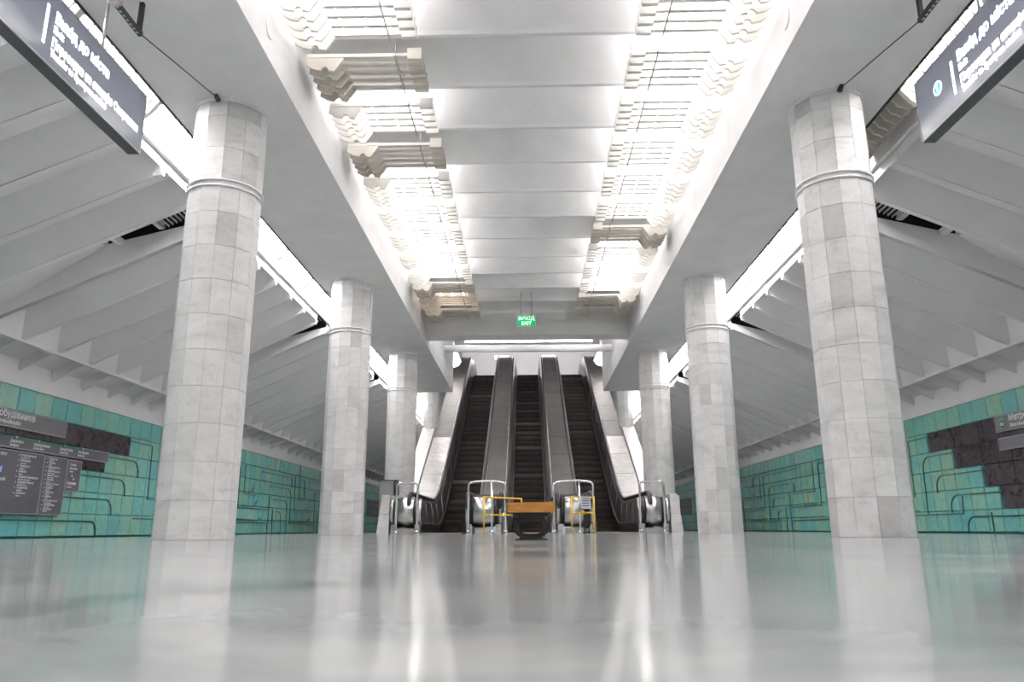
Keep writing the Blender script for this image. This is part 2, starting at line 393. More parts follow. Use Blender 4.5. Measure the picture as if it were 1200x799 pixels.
for sx, nm in ((-1, 'left'), (1, 'right')):
    T, F, E_, E0 = trough_mesh(sx), fin_mesh(sx), edge_rib_mesh(sx), edge_rib_mesh(sx, 0.13)
    starts = [9.77+6*k for k in range(-3, 7)]
    root = empty('ceiling', (sx*6, YB, 4)); struct(root, nm+' side ceiling of sloping ribbed concrete panels', 'ceiling')
    off = Vector((-sx*6, -YB, -4))
    for y0 in starts:
        for i in range(6):
            if y0+i*PR < YB-1 or y0+i*PR > YE-0.9: continue
            link('roof_trough', T, root, off+Vector((0, y0+i*PR, 0)))
        if y0 > YB:
            link('edge_rib', E_, root, off+Vector((0, y0+6*PR, 0)))
            link('edge_rib', E0, root, off+Vector((0, y0-0.0, 0)))
        for i in range(7):
            if YB < y0+i*PR < YE-0.1: link('wall_fin', F, root, off+Vector((0, y0+i*PR, 0)))
        # the slot between two panels: closed near the wall, open grille near the beam
        ya, yb = y0-0.78+0.2, y0+0.2
        if ya > YB:
            b = MB()
            v = [(sx*TIP, ya, zr(TIP)+0.40), (sx*TIP, yb, zr(TIP)+0.40), (sx*XR1, yb, zr(XR1)+0.08), (sx*XR1, ya, zr(XR1)+0.08)]
            b.add(v+[(p[0], p[1], p[2]+0.05) for p in v], [(0, 1, 2, 3), (7, 6, 5, 4), (0, 4, 5, 1), (1, 5, 6, 2), (2, 6, 7, 3), (3, 7, 4, 0)])
            b.obj('slot_infill', m_conc_side, root, off)
            b = MB()
            for k in range(13):
                x = XR0+0.04+k*0.055
                b.box(*sorted((sx*x, sx*(x+0.012))), ya+0.03, yb-0.03, zr(x)+0.30, zr(x)+0.33)
            g = b.obj('grille', simple('grille_bar', (0.60, 0.57, 0.60), 0.5) if y0 == starts[0] or not bpy.data.materials.get('grille_bar') else bpy.data.materials['grille_bar'], root, off); g['kind'] = 'stuff'
            for x in (XR0+0.72, XR0+1.25):
                b = MB(); b.box(*sorted((sx*x, sx*(x+0.07))), ya+0.03, yb-0.03, zr(x)+0.30, zr(x)+0.40); b.obj('strut', m_conc_side, root, off)
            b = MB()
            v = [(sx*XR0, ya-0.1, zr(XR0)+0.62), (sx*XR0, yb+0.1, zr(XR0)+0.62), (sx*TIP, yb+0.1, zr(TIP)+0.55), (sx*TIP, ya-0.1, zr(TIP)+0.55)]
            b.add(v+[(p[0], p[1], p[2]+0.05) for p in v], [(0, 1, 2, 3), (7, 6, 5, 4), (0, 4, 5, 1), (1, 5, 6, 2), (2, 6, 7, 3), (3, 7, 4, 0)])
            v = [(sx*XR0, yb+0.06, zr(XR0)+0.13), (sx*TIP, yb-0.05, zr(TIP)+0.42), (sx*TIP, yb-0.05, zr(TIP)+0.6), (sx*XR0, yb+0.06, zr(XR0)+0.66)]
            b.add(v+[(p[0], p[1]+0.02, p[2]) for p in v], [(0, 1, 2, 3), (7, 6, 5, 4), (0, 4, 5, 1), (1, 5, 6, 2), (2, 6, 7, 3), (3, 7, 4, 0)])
            b.obj('slot_void', m_void, root, off)  # near-black sheets paint in the darkness of the open slot
    b = MB(); b.box(*sorted((sx*XR1, sx*(XR1+0.07))), YB, YE, zr(XR1)-0.03, zr(XR1)+0.12); b.obj('cross_rib', m_conc_side, root, off)
    b = MB()
    b.prism([(sx*XR1, zr(XR1)+0.15), (sx*8.1, zr(8)+0.12), (sx*8.1, zr(8)+0.6), (sx*XR1, zr(XR1)+0.6)], 'y', YB, YE); b.obj('outer_slab', m_conc_side, root, off)
    # light trough housing along the beam: lip and top
    b = MB(); b.box(*sorted((sx*4.36, sx*4.41)), YB, YE, 4.49, 5.25); b.box(*sorted((sx*XO, sx*4.41)), YB, YE, 5.2, 5.3)
    struct(b.obj('trim_2' if sx < 0 else 'trim_3', m_conc), nm+' concrete lip of the light channel outside the beam', 'trim')

# ================================================================ tiled walls
ROWZ = [2.30-TH*k for k in range(7)]       # tops of the courses
def black_end(sx, row):   # Y up to which the black marble reaches in a course (row 1..4)
    return ({1: 15.13, 2: 14.30, 3: 13.45, 4: 13.02} if sx < 0 else {1: 15.38, 2: 14.53, 3: 13.67, 4: 13.24}).get(row, -99)
BLACK_START = 8.2
def tile_mesh(w, h, mat, name, inset=0.012, t=0.03):
    b = MB(); a, c_ = w/2-0.004, h/2-0.003
    v = [(0, -a, -c_), (0, a, -c_), (0, a, c_), (0, -a, c_), (t, -a+inset, -c_+inset), (t, a-inset, -c_+inset), (t, a-inset, c_-inset), (t, -a+inset, c_-inset),
         (t*0.55, -a, -c_), (t*0.55, a, -c_), (t*0.55, a, c_), (t*0.55, -a, c_)]
    f = [(4, 5, 6, 7)]
    for i in range(4):
        j = (i+1) % 4
        f += [(i, j, 8+j, 8+i), (8+i, 8+j, 4+j, 4+i)]
    b.add(v, f); return b.mesh(name, mat)
tileM = tile_mesh(TW, TH, m_tile, 'tile')
slabM = tile_mesh(0.86, TH, m_blackmarble, 'marble_slab', 0.006)
for sx, w in ((-1, wl), (1, wr)):
    rz = 0 if sx < 0 else math.pi
    far = MB()
    for row in range(6):
        zc = ROWZ[row]-TH/2
        for k in range(-14, 116):
            y = (k+0.5)*TW
            be = black_end(sx, row)
            if BLACK_START < y < be - 0.05 or (row in (2, 3) and 38.27 < y < 42.5 - (row-2)*0.86):
                continue
            # tile just beyond the marble is trimmed by the marble edge: keep the grid
            dy = 0
            if 6.5 < y < 22:
                link('tile', tileM, w, (sx*8.03, y, zc), (random.uniform(-0.004, 0.004), random.uniform(-0.012, 0.012), rz+random.uniform(-0.02, 0.02)))
            elif y > 22 or y > YB:
                a, c_, t = TW/2-0.004, TH/2-0.003, 0.028; X = sx*8.03; q = random.uniform(-0.006, 0.006)
                v = [(X, y-a, zc-c_), (X, y+a, zc-c_), (X, y+a, zc+c_), (X, y-a, zc+c_)]
                X2 = X-sx*t
                v += [(X2+q, y-a+.01, zc-c_+.01), (X2-q, y+a-.01, zc-c_+.01), (X2-q, y+a-.01, zc+c_-.01), (X2+q, y-a+.01, zc+c_-.01)]
                far.add(v, [(4, 5, 6, 7), (0, 1, 5, 4), (1, 2, 6, 5), (2, 3, 7, 6), (3, 0, 4, 7)])
        if row in (2, 3):
            for j in range(5-(row-2)): link('marble_slab', slabM, w, (sx*8.025, 38.27+0.43+j*0.86, zc), (0, 0, rz))
        be = black_end(sx, row)
        if be > 0:
            y = be
            while y > BLACK_START+0.3:
                link('marble_slab', slabM, w, (sx*8.025, y-0.43, zc), (0, 0, rz)); y -= 0.86
    o = far.obj('tiles', m_tile, w); o['kind'] = 'stuff'
def arcline(y0, zt, y1, r, zb):
    p = [(y0, zt), (y1-r, zt)]
    for k in range(1, 7):
        a = math.pi/2*k/6; p.append((y1-r+r*math.sin(a), zt-r+r*math.cos(a)))
    if zb < zt-r: p.append((y1, zb))
    return p
reliefL = [arcline(14.3, 1.455, 15.55, 0.24, 1.15), arcline(13.45, 1.06, 15.11, 0.24, 0.76), arcline(13.02, 0.66, 14.69, 0.24, 0.38), arcline(8.3, 0.26, 14.23, 0.2, 0.0),
 [(15.17, 1.84), (16.03, 1.83), (16.06, 0.73), (17.1, 0.73)], [(16.44, 1.9), (16.46, 1.11)], [(15.57, 0.33), (17.0, 0.32)],
 [(20.2, 1.81), (21.12, 1.81), (21.15, 0.70), (23.6, 0.70)], [(21.53, 1.87), (21.54, 1.1), (22.49, 1.09)], [(22.25, 1.3), (22.18, 1.2), (21.95, 1.15)],
 [(21.53, 0.76), (22.32, 0.76), (22.55, 0.83), (22.58, 0.91)], [(21.09, 0.37), (22.8, 0.38), (23.09, 0.45)], [(20.2, 0.3), (23.66, 0.3), (23.69, 0.0)],
 [(23.71, 1.09), (23.7, 0.3)], [(22.91, 1.8), (25.86, 1.8), (25.87, 1.49)], arcline(23.67, 1.41, 25.87, 0.3, 0.3), arcline(24.14, 1.02, 25.5, 0.25, 0.0),
 arcline(24.4, 0.66, 24.93, 0.25, 0.0), [(24.08, 0.7), (24.13, 0.0)], [(26.76, 2.27), (26.76, 1.1), (27.21, 1.09)], [(26.25, 1.87), (26.28, 0.7), (28.62, 0.7)],
 [(27.03, 1.8), (27.25, 1.81), (27.43, 1.66), (27.38, 1.2), (27.1, 1.15)], [(26.76, 0.76), (27.55, 0.75), (27.82, 0.87)], [(25.86, 0.34), (27.93, 0.36), (28.23, 0.48)],
 [(25.87, 0.3), (28.84, 0.29), (28.86, 0.0)], [(27.92, 1.8), (30.02, 1.82)], [(28.79, 1.41), (30.11, 1.42)], [(29.16, 1.01), (30.2, 1.02)], [(29.23, 0.71), (29.31, 0.0)],
 arcline(29.4, 0.66, 30.13, 0.25, 0.0), [(28.75, 1.43), (28.84, 0.28)]]
reliefR = [[(17.2, 0.72), (16.21, 0.72), (16.21, 1.84), (15.4, 1.85)], arcline(14.55, 1.455, 15.74, 0.24, 1.15), [(15.74, 1.15), (15.77, 0.34)], arcline(13.69, 1.06, 15.31, 0.24, 0.75),
 arcline(13.23, 0.67, 14.88, 0.24, 0.36), arcline(8.3, 0.27, 14.41, 0.22, 0.0), [(16.9, 0.33), (14.5, 0.33), (14.47, 0.64)], [(16.41, 0.41), (16.12, 0.41)], [(13.64, 0.33), (13.63, 0.0)],
 [(30.22, 1.81), (28.27, 1.79)], arcline(27.3, 1.84, 27.68, 0.25, 1.5), [(26.9, 1.84), (26.86, 1.07), (28.78, 1.07)], [(23.12, 1.81), (26.46, 1.8), (26.48, 0.69), (29.13, 0.67), (29.07, 1.06)],
 [(27.74, 1.28), (27.56, 1.17), (27.28, 1.13)], [(28.07, 0.9), (27.81, 0.76), (26.86, 0.75)], [(28.61, 0.58), (28.29, 0.37), (26.55, 0.35)], arcline(23.89, 1.41, 25.97, 0.28, 0.3),
 arcline(24.37, 1.02, 25.59, 0.25, 0.71), arcline(24.76, 0.62, 25.17, 0.22, 0.31), [(29.5, 0.68), (29.54, 0.0)], [(29.02, 0.67), (29.1, 0.0)], [(24.34, 0.69), (24.36, 0.0)],
 [(23.91, 1.09), (23.92, 0.0)], [(21.8, 1.89), (21.79, 1.09), (23.49, 1.08), (23.45, 1.38)], [(19.6, 1.82), (21.37, 1.81), (21.37, 0.69), (23.85, 0.7)],
 arcline(19.6, 1.43, 20.88, 0.25, 1.1), [(22.67, 0.75), (22.64, 0.7), (21.76, 0.72)], [(23.12, 0.38), (21.29, 0.39)], [(23.88, 0.3), (20.82, 0.31), (20.79, 0.71)], [(28.99, 0.31), (24.51, 0.31)]]
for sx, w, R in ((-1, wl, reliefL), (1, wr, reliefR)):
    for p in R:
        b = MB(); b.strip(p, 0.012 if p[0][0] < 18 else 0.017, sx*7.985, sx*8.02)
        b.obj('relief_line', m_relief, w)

# ================================================================ columns
RC = 0.369; NF = 12; CH = 0.3667
fw = 2*RC*math.tan(math.pi/NF)
b = MB(); a = fw/2-0.002; h = CH/2-0.002; t = 0.03
v = [(-a, 0, -h), (a, 0, -h), (a, 0, h), (-a, 0, h), (-a*1.0, -t, -h), (a, -t, -h), (a, -t, h), (-a, -t, h)]
b.add(v, [(0, 1, 2, 3), (4, 5, 6, 7), (0, 1, 5, 4), (1, 2, 6, 5), (2, 3, 7, 6), (3, 0, 4, 7)])
slab = b.mesh('marble_slab', m_marble)
def column(x, y, detail, label, ztop=ZS, zb=0.0, R=RC):
    root = empty('marble_column', (x, y, zb)); tag(root, label, 'column', 'marble columns along the platform')
    H = ztop-zb
    b = MB(); n = 12; k0 = math.pi/12
    rc_ = (R-0.014)/math.cos(math.pi/12)
    b.prism([(rc_*math.cos(k0+2*math.pi*k/n), rc_*math.sin(k0+2*math.pi*k/n)) for k in range(n)], 'z', 0, H)
    b.obj('core', m_marble_seam if detail else m_marble, root)
    if detail:
        for k in range(NF):
            an = 2*math.pi*k/NF
            for j in range(12):
                o = link('marble_slab', slab, root, ((R-0.015+0.015)*math.cos(an), (R)*math.sin(an), CH*(j+0.5)), (0, 0, an+math.pi/2))
                # slab local -y faces inward
                o.rotation_euler = (0, 0, an-math.pi/2)
            o = link('marble_slab', slab, root, (R*math.cos(an), R*math.sin(an), (4.4+ZS)/2), (0, 0, an-math.pi/2), (1, 1, (ZS-4.4)/CH))
    else:
        b = MB()
        R2 = R/math.cos(math.pi/12)
        for j in range(int(H/CH)):
            b.prism([(R2*math.cos(k0+2*math.pi*k/n), R2*math.sin(k0+2*math.pi*k/n)) for k in range(n)], 'z', CH*j+0.003, CH*(j+1)-0.003)
        o = b.obj('marble_slabs', m_marble, root); o['kind'] = 'stuff'
    if zb == 0:
        for zz in (3.59, 3.655):
            b = MB(); b.tube([((R+0.018)*math.cos(2*math.pi*k/24), (R+0.018)*math.sin(2*math.pi*k/24), zz) for k in range(24)], 0.012, 6, closed=True)
            b.obj('ring', m_plaster, root)
        b = MB(); n = 24
        b.prism([((R+0.022)*math.cos(2*math.pi*k/n), (R+0.022)*math.sin(2*math.pi*k/n)) for k in range(n)], 'z', ZS-0.035, ZS)
        b.obj('collar', m_plaster, root)
    return root
YC = 7.6
rows_ = ['nearest', 'second', 'third']
for sx, nm in ((-1, 'left'), (1, 'right')):
    for i in range(3):
        column(sx*3.3, YC+6*i, i < 2, '%s twelve-sided white marble column of the %s row%s' % (rows_[i], nm, ', tall in the foreground' if i == 0 else (', beside the escalator guard rails' if i == 2 else '')))
    column(sx*3.3, YC-6, False, 'marble column of the %s row behind the camera' % nm)
    column(sx*3.62, 28.05, False, 'white column rising from the %s parapet beside the escalators' % nm, 9.5, 2.9, 0.265)

# ================================================================ nave light fixtures
def xn(sx, v): return sx*v
def blade_mesh(sx, mat, name):
    b = MB()
    # thin box arm with an up-turned inner end
    b.box(*sorted((sx*1.16, sx*2.42)), -0.022, 0.022, 5.185, 5.225)
    b.box(*sorted((sx*1.16, sx*1.32)), -0.024, 0.024, 5.15, 5.285)
    pts = [(2.44, 5.235), (2.45, 5.10), (2.36, 5.045), (2.285, 5.03)]
    for k in range(7):
        a = math.pi*k/6; pts.append((2.235+0.042*math.cos(a), 5.028+0.048*math.sin(a)))
    pts += [(2.185, 5.03), (2.125, 5.02), (2.03, 5.165), (2.03, 5.235)]
    b.prism([(sx*x, z) for x, z in pts], 'y', -0.014, 0.014)
    return b.mesh(name, mat)
offs = [0.15, 0.305, 0.46, 0.615, 0.77]
fixcount = 0
for sx, nm in ((-1, 'left'), (1, 'right')):
    BM_lit = blade_mesh(sx, m_baffle, 'baffle_blade'); BM_off = blade_mesh(sx, m_baffle_dim, 'baffle_blade')
    b = MB(); 
    for px, pz in ((2.18, 5.285),):
        b.tube([(sx*px, 0.02, pz), (sx*px, 0.86, pz)], 0.019, 8)
    for px, pz in ((1.45, 5.275), (1.70, 5.275), (1.95, 5.275)):
        b.tube([(sx*px, 0.02, pz), (sx*px, 0.86, pz)], 0.019, 8)
    tb = {}
    for key, mt in (('on', m_tube), ('warm', m_tube_warm), ('off', m_tube_off)): tb[key] = b.mesh('lamp_tubes', mt)
    b = MB(); b.box(*sorted((sx*1.44, sx*1.455)), 0.05, 0.82, 5.14, 5.165); b.tube([(sx*1.45, 0.12, 5.15), (sx*1.45, 0.12, 5.62)], 0.006, 5); b.tube([(sx*1.45, 0.72, 5.15), (sx*1.45, 0.72, 5.6)], 0.006, 5)
    b.tube([(sx*2.3, 0.42, 5.2), (sx*2.3, 0.42, 5.62)], 0.006, 5)
    hang = b.mesh('hanger', m_alu)
    for i in range(-12, 11):
        if sx < 0: st = 'off' if i in (0, 2, 8, 10) else ('warm' if i == 9 else 'on')
        else: st = 'off' if i in (5, 9, 10) else 'on'
        y0 = YN0+i*PN
        word = {'on': 'glowing', 'off': 'unlit', 'warm': 'dim warm'}[st]
        root = empty('ceiling_lamp', (0, y0, 0))
        if i >= -2:
            lab = '%s lamp of five white baffles above the %s beam, %s from the escalator end' % (word, nm, ORD[11-i])
        else:
            lab = '%s baffled ceiling lamp above the %s beam behind the camera, %s' % (word, nm, ORD[-2-i])
        tag(root, lab, 'ceiling lamp', 'baffled lamps of the nave ceiling')
        for o_ in offs: link('baffle_blade', BM_off if st != 'on' else BM_lit, root, (0, o_, 0))
        
        if st != 'off': link('lamp_tubes', tb[st], root)
        link('hanger', hang, root)['kind'] = 'stuff'

# ================================================================ channel light fixtures outside the beams
def plate_mesh(sx, mat):
    b = MB(); pts = [(3.97, 4.84), (4.33, 4.84), (4.345, 4.68)]
    N = 18
    for k in range(N+1):
        t_ = k/N; x = 4.345-(4.345-3.97)*t_
        z = 4.66-0.135*math.sin(math.pi*t_)-0.012*math.cos(2*math.pi*t_*4)
        pts.append((x, z))
    b.prism([(sx*x, z) for x, z in pts], 'y', -0.012, 0.012)
    return b.mesh('baffle_plate', mat)
SEG = 1.5
for sx, nm in ((-1, 'left'), (1, 'right')):
    PM = {'on': plate_mesh(sx, m_baffle), 'off': plate_mesh(sx, m_baffle_dim)}
    b = MB()
    for px, pz in ((4.06, 4.655), (4.155, 4.61), (4.25, 4.65)): b.tube([(sx*px, 0.04, pz), (sx*px, SEG-0.04, pz)], 0.018, 8)
    TM = {'on': b.mesh('lamp_tubes', m_ctube), 'far': b.mesh('lamp_tubes', m_htube), 'off': b.mesh('lamp_tubes', m_tube_off)}
    b = MB(); pts = [(3.955, 4.86), (4.35, 4.86), (4.355, 4.66)]+[(4.355-0.4*k/16, 4.64-0.205*math.sin(math.pi*k/16)) for k in range(17)]
    b.prism([(sx*x, z) for x, z in pts], 'y', -0.03, 0.03); ER = b.mesh('end_ring', m_baffle_dim)
    for i in range(-5, 20):
        y0 = -1.9+SEG*i+3.0
        y0 = 25.3-SEG*(20-i)
        if y0 < YB: continue
        st = 'on'
        if sx > 0 and 6.6 < y0+SEG/2 < 8.1: st = 'off'
        root = empty('channel_lamp', (0, y0, 0))
        if y0 > 3.5: lab = '%s trough lamp of scalloped white ribs outside the %s beam, %s from the escalator end' % ('glowing' if st == 'on' else 'unlit', nm, ORD[20-i])
        else: lab = 'glowing scalloped trough lamp outside the %s beam behind the camera, %s' % (nm, ORD[max(1, int((3.6-y0)/SEG)+1)])
        tag(root, lab, 'ceiling lamp', 'scalloped trough lamps beside the beams')
        for k in range(10):
            link('baffle_plate', PM[st], root, (0, 0.075+k*0.15, 0))
        if st == 'on': link('lamp_tubes', TM[st], root)
        link('end_ring', ER, root, (0, 0, 0))
    # two more beyond the beam end
    for k, y0 in enumerate([25.4+1.5*q_ for q_ in range(13)]):
        root = empty('channel_lamp', (0, y0, 0))
        tag(root, 'glowing trough lamp %s past the end of the %s beam' % ((['just']+ORD[2:])[k], nm), 'ceiling lamp', 'scalloped trough lamps beside the beams')
        for j in range(10): link('baffle_plate', PM['on'], root, (0, 0.075+j*0.15, 0))
        link('lamp_tubes', TM['far'], root)

# ================================================================ hanging signs
def hang_sign(sx, nm, y0, y1, z0, z1):
    X = sx*3.6; t = 0.055
    root = empty('hanging_sign', (X, (y0+y1)/2, z0)); off = Vector((-X, -(y0+y1)/2, -z0))
    tag(root, 'grey illuminated direction sign hanging beside the nearest %s column, lettering facing the nave' % nm, 'sign', 'hanging direction signs')
    b = MB(); b.box(X-t, X+t, y0, y1, z0, z1); b.obj('housing', m_signside, root, off)
    b = MB(); xf = X-sx*(t+0.004); b.box(*sorted((X-sx*t, xf)), y0+0.012, y1-0.012, z0+0.012, z1-0.012); b.obj('face', m_signface, root, off)
    b = MB(); a, c_ = sorted((X-sx*(t-0.004), X-sx*(t+0.008)))
    b.box(a, c_, y0, y1, z0, z0+0.014); b.box(a, c_, y0, y1, z1-0.014, z1); b.box(a, c_, y0, y0+0.014, z0+.014, z1-.014); b.box(a, c_, y1-0.014, y1, z0+.014, z1-.014)
    b.obj('frame', m_alu, root, off)
    for yy in ((5.58,) if sx < 0 else (5.3,))+(3.9,):
        b = MB(); b.tube([(X, yy, z1), (X, yy, ZS)], 0.013, 8); b.obj('rod', m_alu, root, off)
        b = MB(); b.tube([(X, yy, z1), (X, yy, z1+0.02)], 0.03, 10); b.obj('rod_foot', m_black, root, off)
    return root, off, xf
RL = (math.pi/2, 0, math.pi/2)      # text on a face that looks towards +X (reads along +Y)
RR = (math.pi/2, 0, -math.pi/2)     # text on a face that looks towards -X
root, off, xf = hang_sign(-1, 'left', 3.3, 6.25, 3.43, 4.02)
xt = xf+0.002
b = MB(); b.box(xt-0.001, xt+0.003, 4.775, 4.80, 3.56, 3.88); b.obj('divider', m_signglow, root, off)
text('lettering', 'Вихід до міста', 0.125, m_signglow, root, off+Vector((xt, 4.88, 3.80)), RL, sx=0.86, bold=0.004)
text('lettering', 'Exit', 0.08, m_signglow, root, off+Vector((xt, 4.88, 3.715)), RL, bold=0.003)
text('lettering', 'Пересадка на станцію Спортивна', 0.10, m_signglow, root, off+Vector((xt, 4.88, 3.60)), RL, sx=0.78, bold=0.004)
text('lettering', 'Transfer to Sportyvna station', 0.08, m_signglow, root, off+Vector((xt, 4.88, 3.52)), RL, sx=0.8, bold=0.003)
root, off, xf = hang_sign(1, 'right', 3.3, 6.25, 3.43, 4.02)
xt = xf-0.002
b = MB(); b.box(xt-0.003, xt+0.001, 5.655, 5.68, 3.56, 3.86); b.obj('divider', m_signglow, root, off)
n = 20
b = MB(); b.prism([(5.90+0.062*math.cos(2*math.pi*k/n), 3.76+0.062*math.sin(2*math.pi*k/n)) for k in range(n)], 'x', xt-0.003, xt+0.001); b.obj('line_disc', m_signglow, root, off)
b = MB(); b.prism([(5.90+0.048*math.cos(2*math.pi*k/n), 3.76+0.048*math.sin(2*math.pi*k/n)) for k in range(n)], 'x', xt-0.005, xt); b.obj('line_disc', m_signgreen, root, off)
b = MB(); b.box(xt-0.007, xt, 5.89, 5.91, 3.73, 3.80); b.obj('line_mark', m_signglow, root, off)
text('lettering', 'Вихід до міста', 0.125, m_signglow, root, off+Vector((xt, 5.58, 3.80)), RR, sx=0.86, bold=0.004)
text('lettering', 'Exit', 0.08, m_signglow, root, off+Vector((xt, 5.58, 3.715)), RR, bold=0.003)
text('lettering', 'Пересадка на станцію Спортивна', 0.10, m_signglow, root, off+Vector((xt, 5.58, 3.60)), RR, sx=0.78, bold=0.004)
text('lettering', 'Transfer to Sportyvna station', 0.08, m_signglow, root, off+Vector((xt, 5.58, 3.52)), RR, sx=0.8, bold=0.003)
# black channel brackets under the soffits and the cables to the columns
for sx, nm in ((-1, 'left'), (1, 'right')):
    root = empty('ceiling_bracket', (sx*3.38, 5.5, 4.3)); off = Vector((-sx*3.38, -5.5, -4.3))
    tag(root, 'black slotted steel bracket hung under the %s beam above the sign' % nm, 'bracket')
    b = MB(); x = sx*3.38; b.box(x-0.02, x+0.02, 5.30, 5.74, 4.29, 4.33)
    b.obj('channel_bar', m_black, root, off)
    b = MB()
    for k in range(7):
        b.box(x-0.008, x+0.008, 5.34+k*0.055, 5.365+k*0.055, 4.286, 4.29)
    b.obj('slots', m_alu, root, off)
    b = MB(); b.box(x-0.018, x+0.018, 5.69, 5.725, 4.33, ZS); b.obj('hanger_bar', m_black, root, off)
    if sx < 0:
        b = MB(); b.tube([(x+0.0, 5.24, 4.33), (x, 5.30, 4.33), (x, 5.36, 4.33)], [0.03, 0.06, 0.04], 10); b.obj('junction_box', m_alu, root, off)
    b = MB(); b.tube([(x, 5.73, 4.31), (x+sx*-0.02, 6.5, 4.47), (sx*3.3, YC-RC-0.04, ZS-0.03)], 0.006, 5)
    tag(b.obj('cable', m_black), 'thin black cable from the %s bracket to the nearest %s column' % (nm, nm), 'cable')
    b = MB(); b.tube([(sx*3.3, YC-RC-0.10, ZS-0.025), (sx*3.3, YC-RC-0.03, ZS-0.045)], [0.022, 0.03], 8)
    tag(b.obj('cable_clamp', m_black), 'small black cable clamp at the top of the nearest %s column' % nm, 'clamp')

# ================================================================ boards on the walls
def board(name, sx, y0, y1, z0, z1, mat, label, cat, group=None, edge=0.012):
    X = sx*7.99
    root = empty(name, (X, (y0+y1)/2, z0)); tag(root, label, cat, group); off = Vector((-X, -(y0+y1)/2, -z0))
    a, c_ = sorted((X, X-sx*0.05))
    b = MB(); b.box(a, c_, y0+edge, y1-edge, z0+edge, z1-edge); b.obj('panel', mat, root, off)
    a, c_ = sorted((X, X-sx*0.056))
    b = MB(); b.box(a, c_, y0, y1, z0, z0+edge); b.box(a, c_, y0, y1, z1-edge, z1); b.box(a, c_, y0, y0+edge, z0+edge, z1-edge); b.box(a, c_, y1-edge, y1, z0+edge, z1-edge)
    b.obj('frame', m_alu, root, off)
    return root, off, X-sx*0.052
def T(root, off, x, sx, y, z, s_, size, mat=None, w=1.0, bold=0.0015):
    text('lettering', s_, size, mat or m_white_text, root, off+Vector((x, y, z)), RL if sx < 0 else RR, sx=w, bold=bold)
def disc(root, off, x, sx, y, z, r, mat, nm='dot', d=0.003):
    b = MB(); n = 16; b.prism([(y+r*math.cos(2*math.pi*k/n), z+r*math.sin(2*math.pi*k/n)) for k in range(n)], 'x', *sorted((x, x-sx*d))); b.obj(nm, mat, root, off)
r, o, x = board('station_name_board', -1, 9.6, 12.85, 1.64, 1.905, m_slate_lt, 'long grey station name board under the top tile course of the left wall', 'sign')
text('lettering', 'Метробудівників', 0.155, m_white_text, r, o+Vector((x, 12.0, 1.79)), RL, 'RIGHT', sx=0.98, bold=0.003)
text('lettering', 'Metrobudivnykiv', 0.095, m_white_text, r, o+Vector((x, 11.66, 1.69)), RL, 'RIGHT', sx=0.98, bold=0.002)
r, o, x = board('line_map_board', -1, 9.0, 14.28, 1.335, 1.525, m_slate, 'narrow dark board of green line stations on the left wall', 'sign')
b = MB(); b.box(*sorted((x, x+0.004)), 9.0, 13.40, 1.495, 1.525); b.obj('line_stripe', m_green, r, o)
for yy, a, bb in ((11.0, 'Наукова', 'Naukova'), (11.6, 'Держпром', 'Derzhprom'), (12.16, 'Архітектора Бекетова', 'Arkhitektora Beketova'), (12.86, 'Захисників України', 'Zakhysnykiv Ukrainy'), (13.40, 'Метробудівників', 'Metrobudivnykiv')):
    disc(r, o, x, -1, yy, 1.505, 0.032, m_green, 'stop_ring', 0.008); disc(r, o, x+0.004, -1, yy, 1.505, 0.018, m_white_text, 'stop_dot', 0.008)
    w = 0.62 if len(a) > 12 else 0.9
    T(r, o, x, -1, yy-0.12, 1.425, a, 0.065, w=w); T(r, o, x, -1, yy-0.12, 1.370, bb, 0.05, w=w)
r, o, x = board('transfer_list_board', -1, 10.6, 12.36, 0.35, 1.305, m_slate, 'large dark board with a blue line symbol low on the left wall', 'sign')
disc(r, o, x, -1, 11.33, 1.0, 0.085, m_blue, 'line_disc'); text('lettering', 'M', 0.13, m_white_text, r, o+Vector((x+0.006, 11.33, 0.957)), RL, 'CENTER', bold=0.004)
T(r, o, x, -1, 11.0, 1.22, 'Напрямок руху', 0.06); T(r, o, x, -1, 11.0, 1.15, 'поїздів', 0.06)
T(r, o, x, -1, 11.0, 0.84, 'Історичний музей', 0.07, w=0.8); T(r, o, x, -1, 11.0, 0.775, 'Istorychnyi muzei', 0.05)
for k, (a, bb) in enumerate((('Історичний музей', 'Istorychnyi muzei'), ('Університет', 'Universytet'), ('Пушкінська', 'Pushkinska'), ('Київська', 'Kyivska'), ('Академіка Барабашова', 'Akademika Barabashova'), ('Академіка Павлова', 'Akademika Pavlova'), ('Студентська', 'Studentska'), ('Салтівська', 'Saltivska'))):
    zz = 1.235-k*0.083
    T(r, o, x, -1, 11.78, zz, a, 0.05, w=0.85, bold=0.001); T(r, o, x, -1, 11.78, zz-0.038, bb, 0.036, w=0.85, bold=0.0005)
    disc(r, o, x, -1, 11.73, zz+0.01, 0.012, m_white_text)
r, o, x = board('station_list_board', -1, 12.375, 13.01, 0.35, 1.30, m_slate, 'tall narrow dark board listing thirteen stations on the left wall', 'sign')
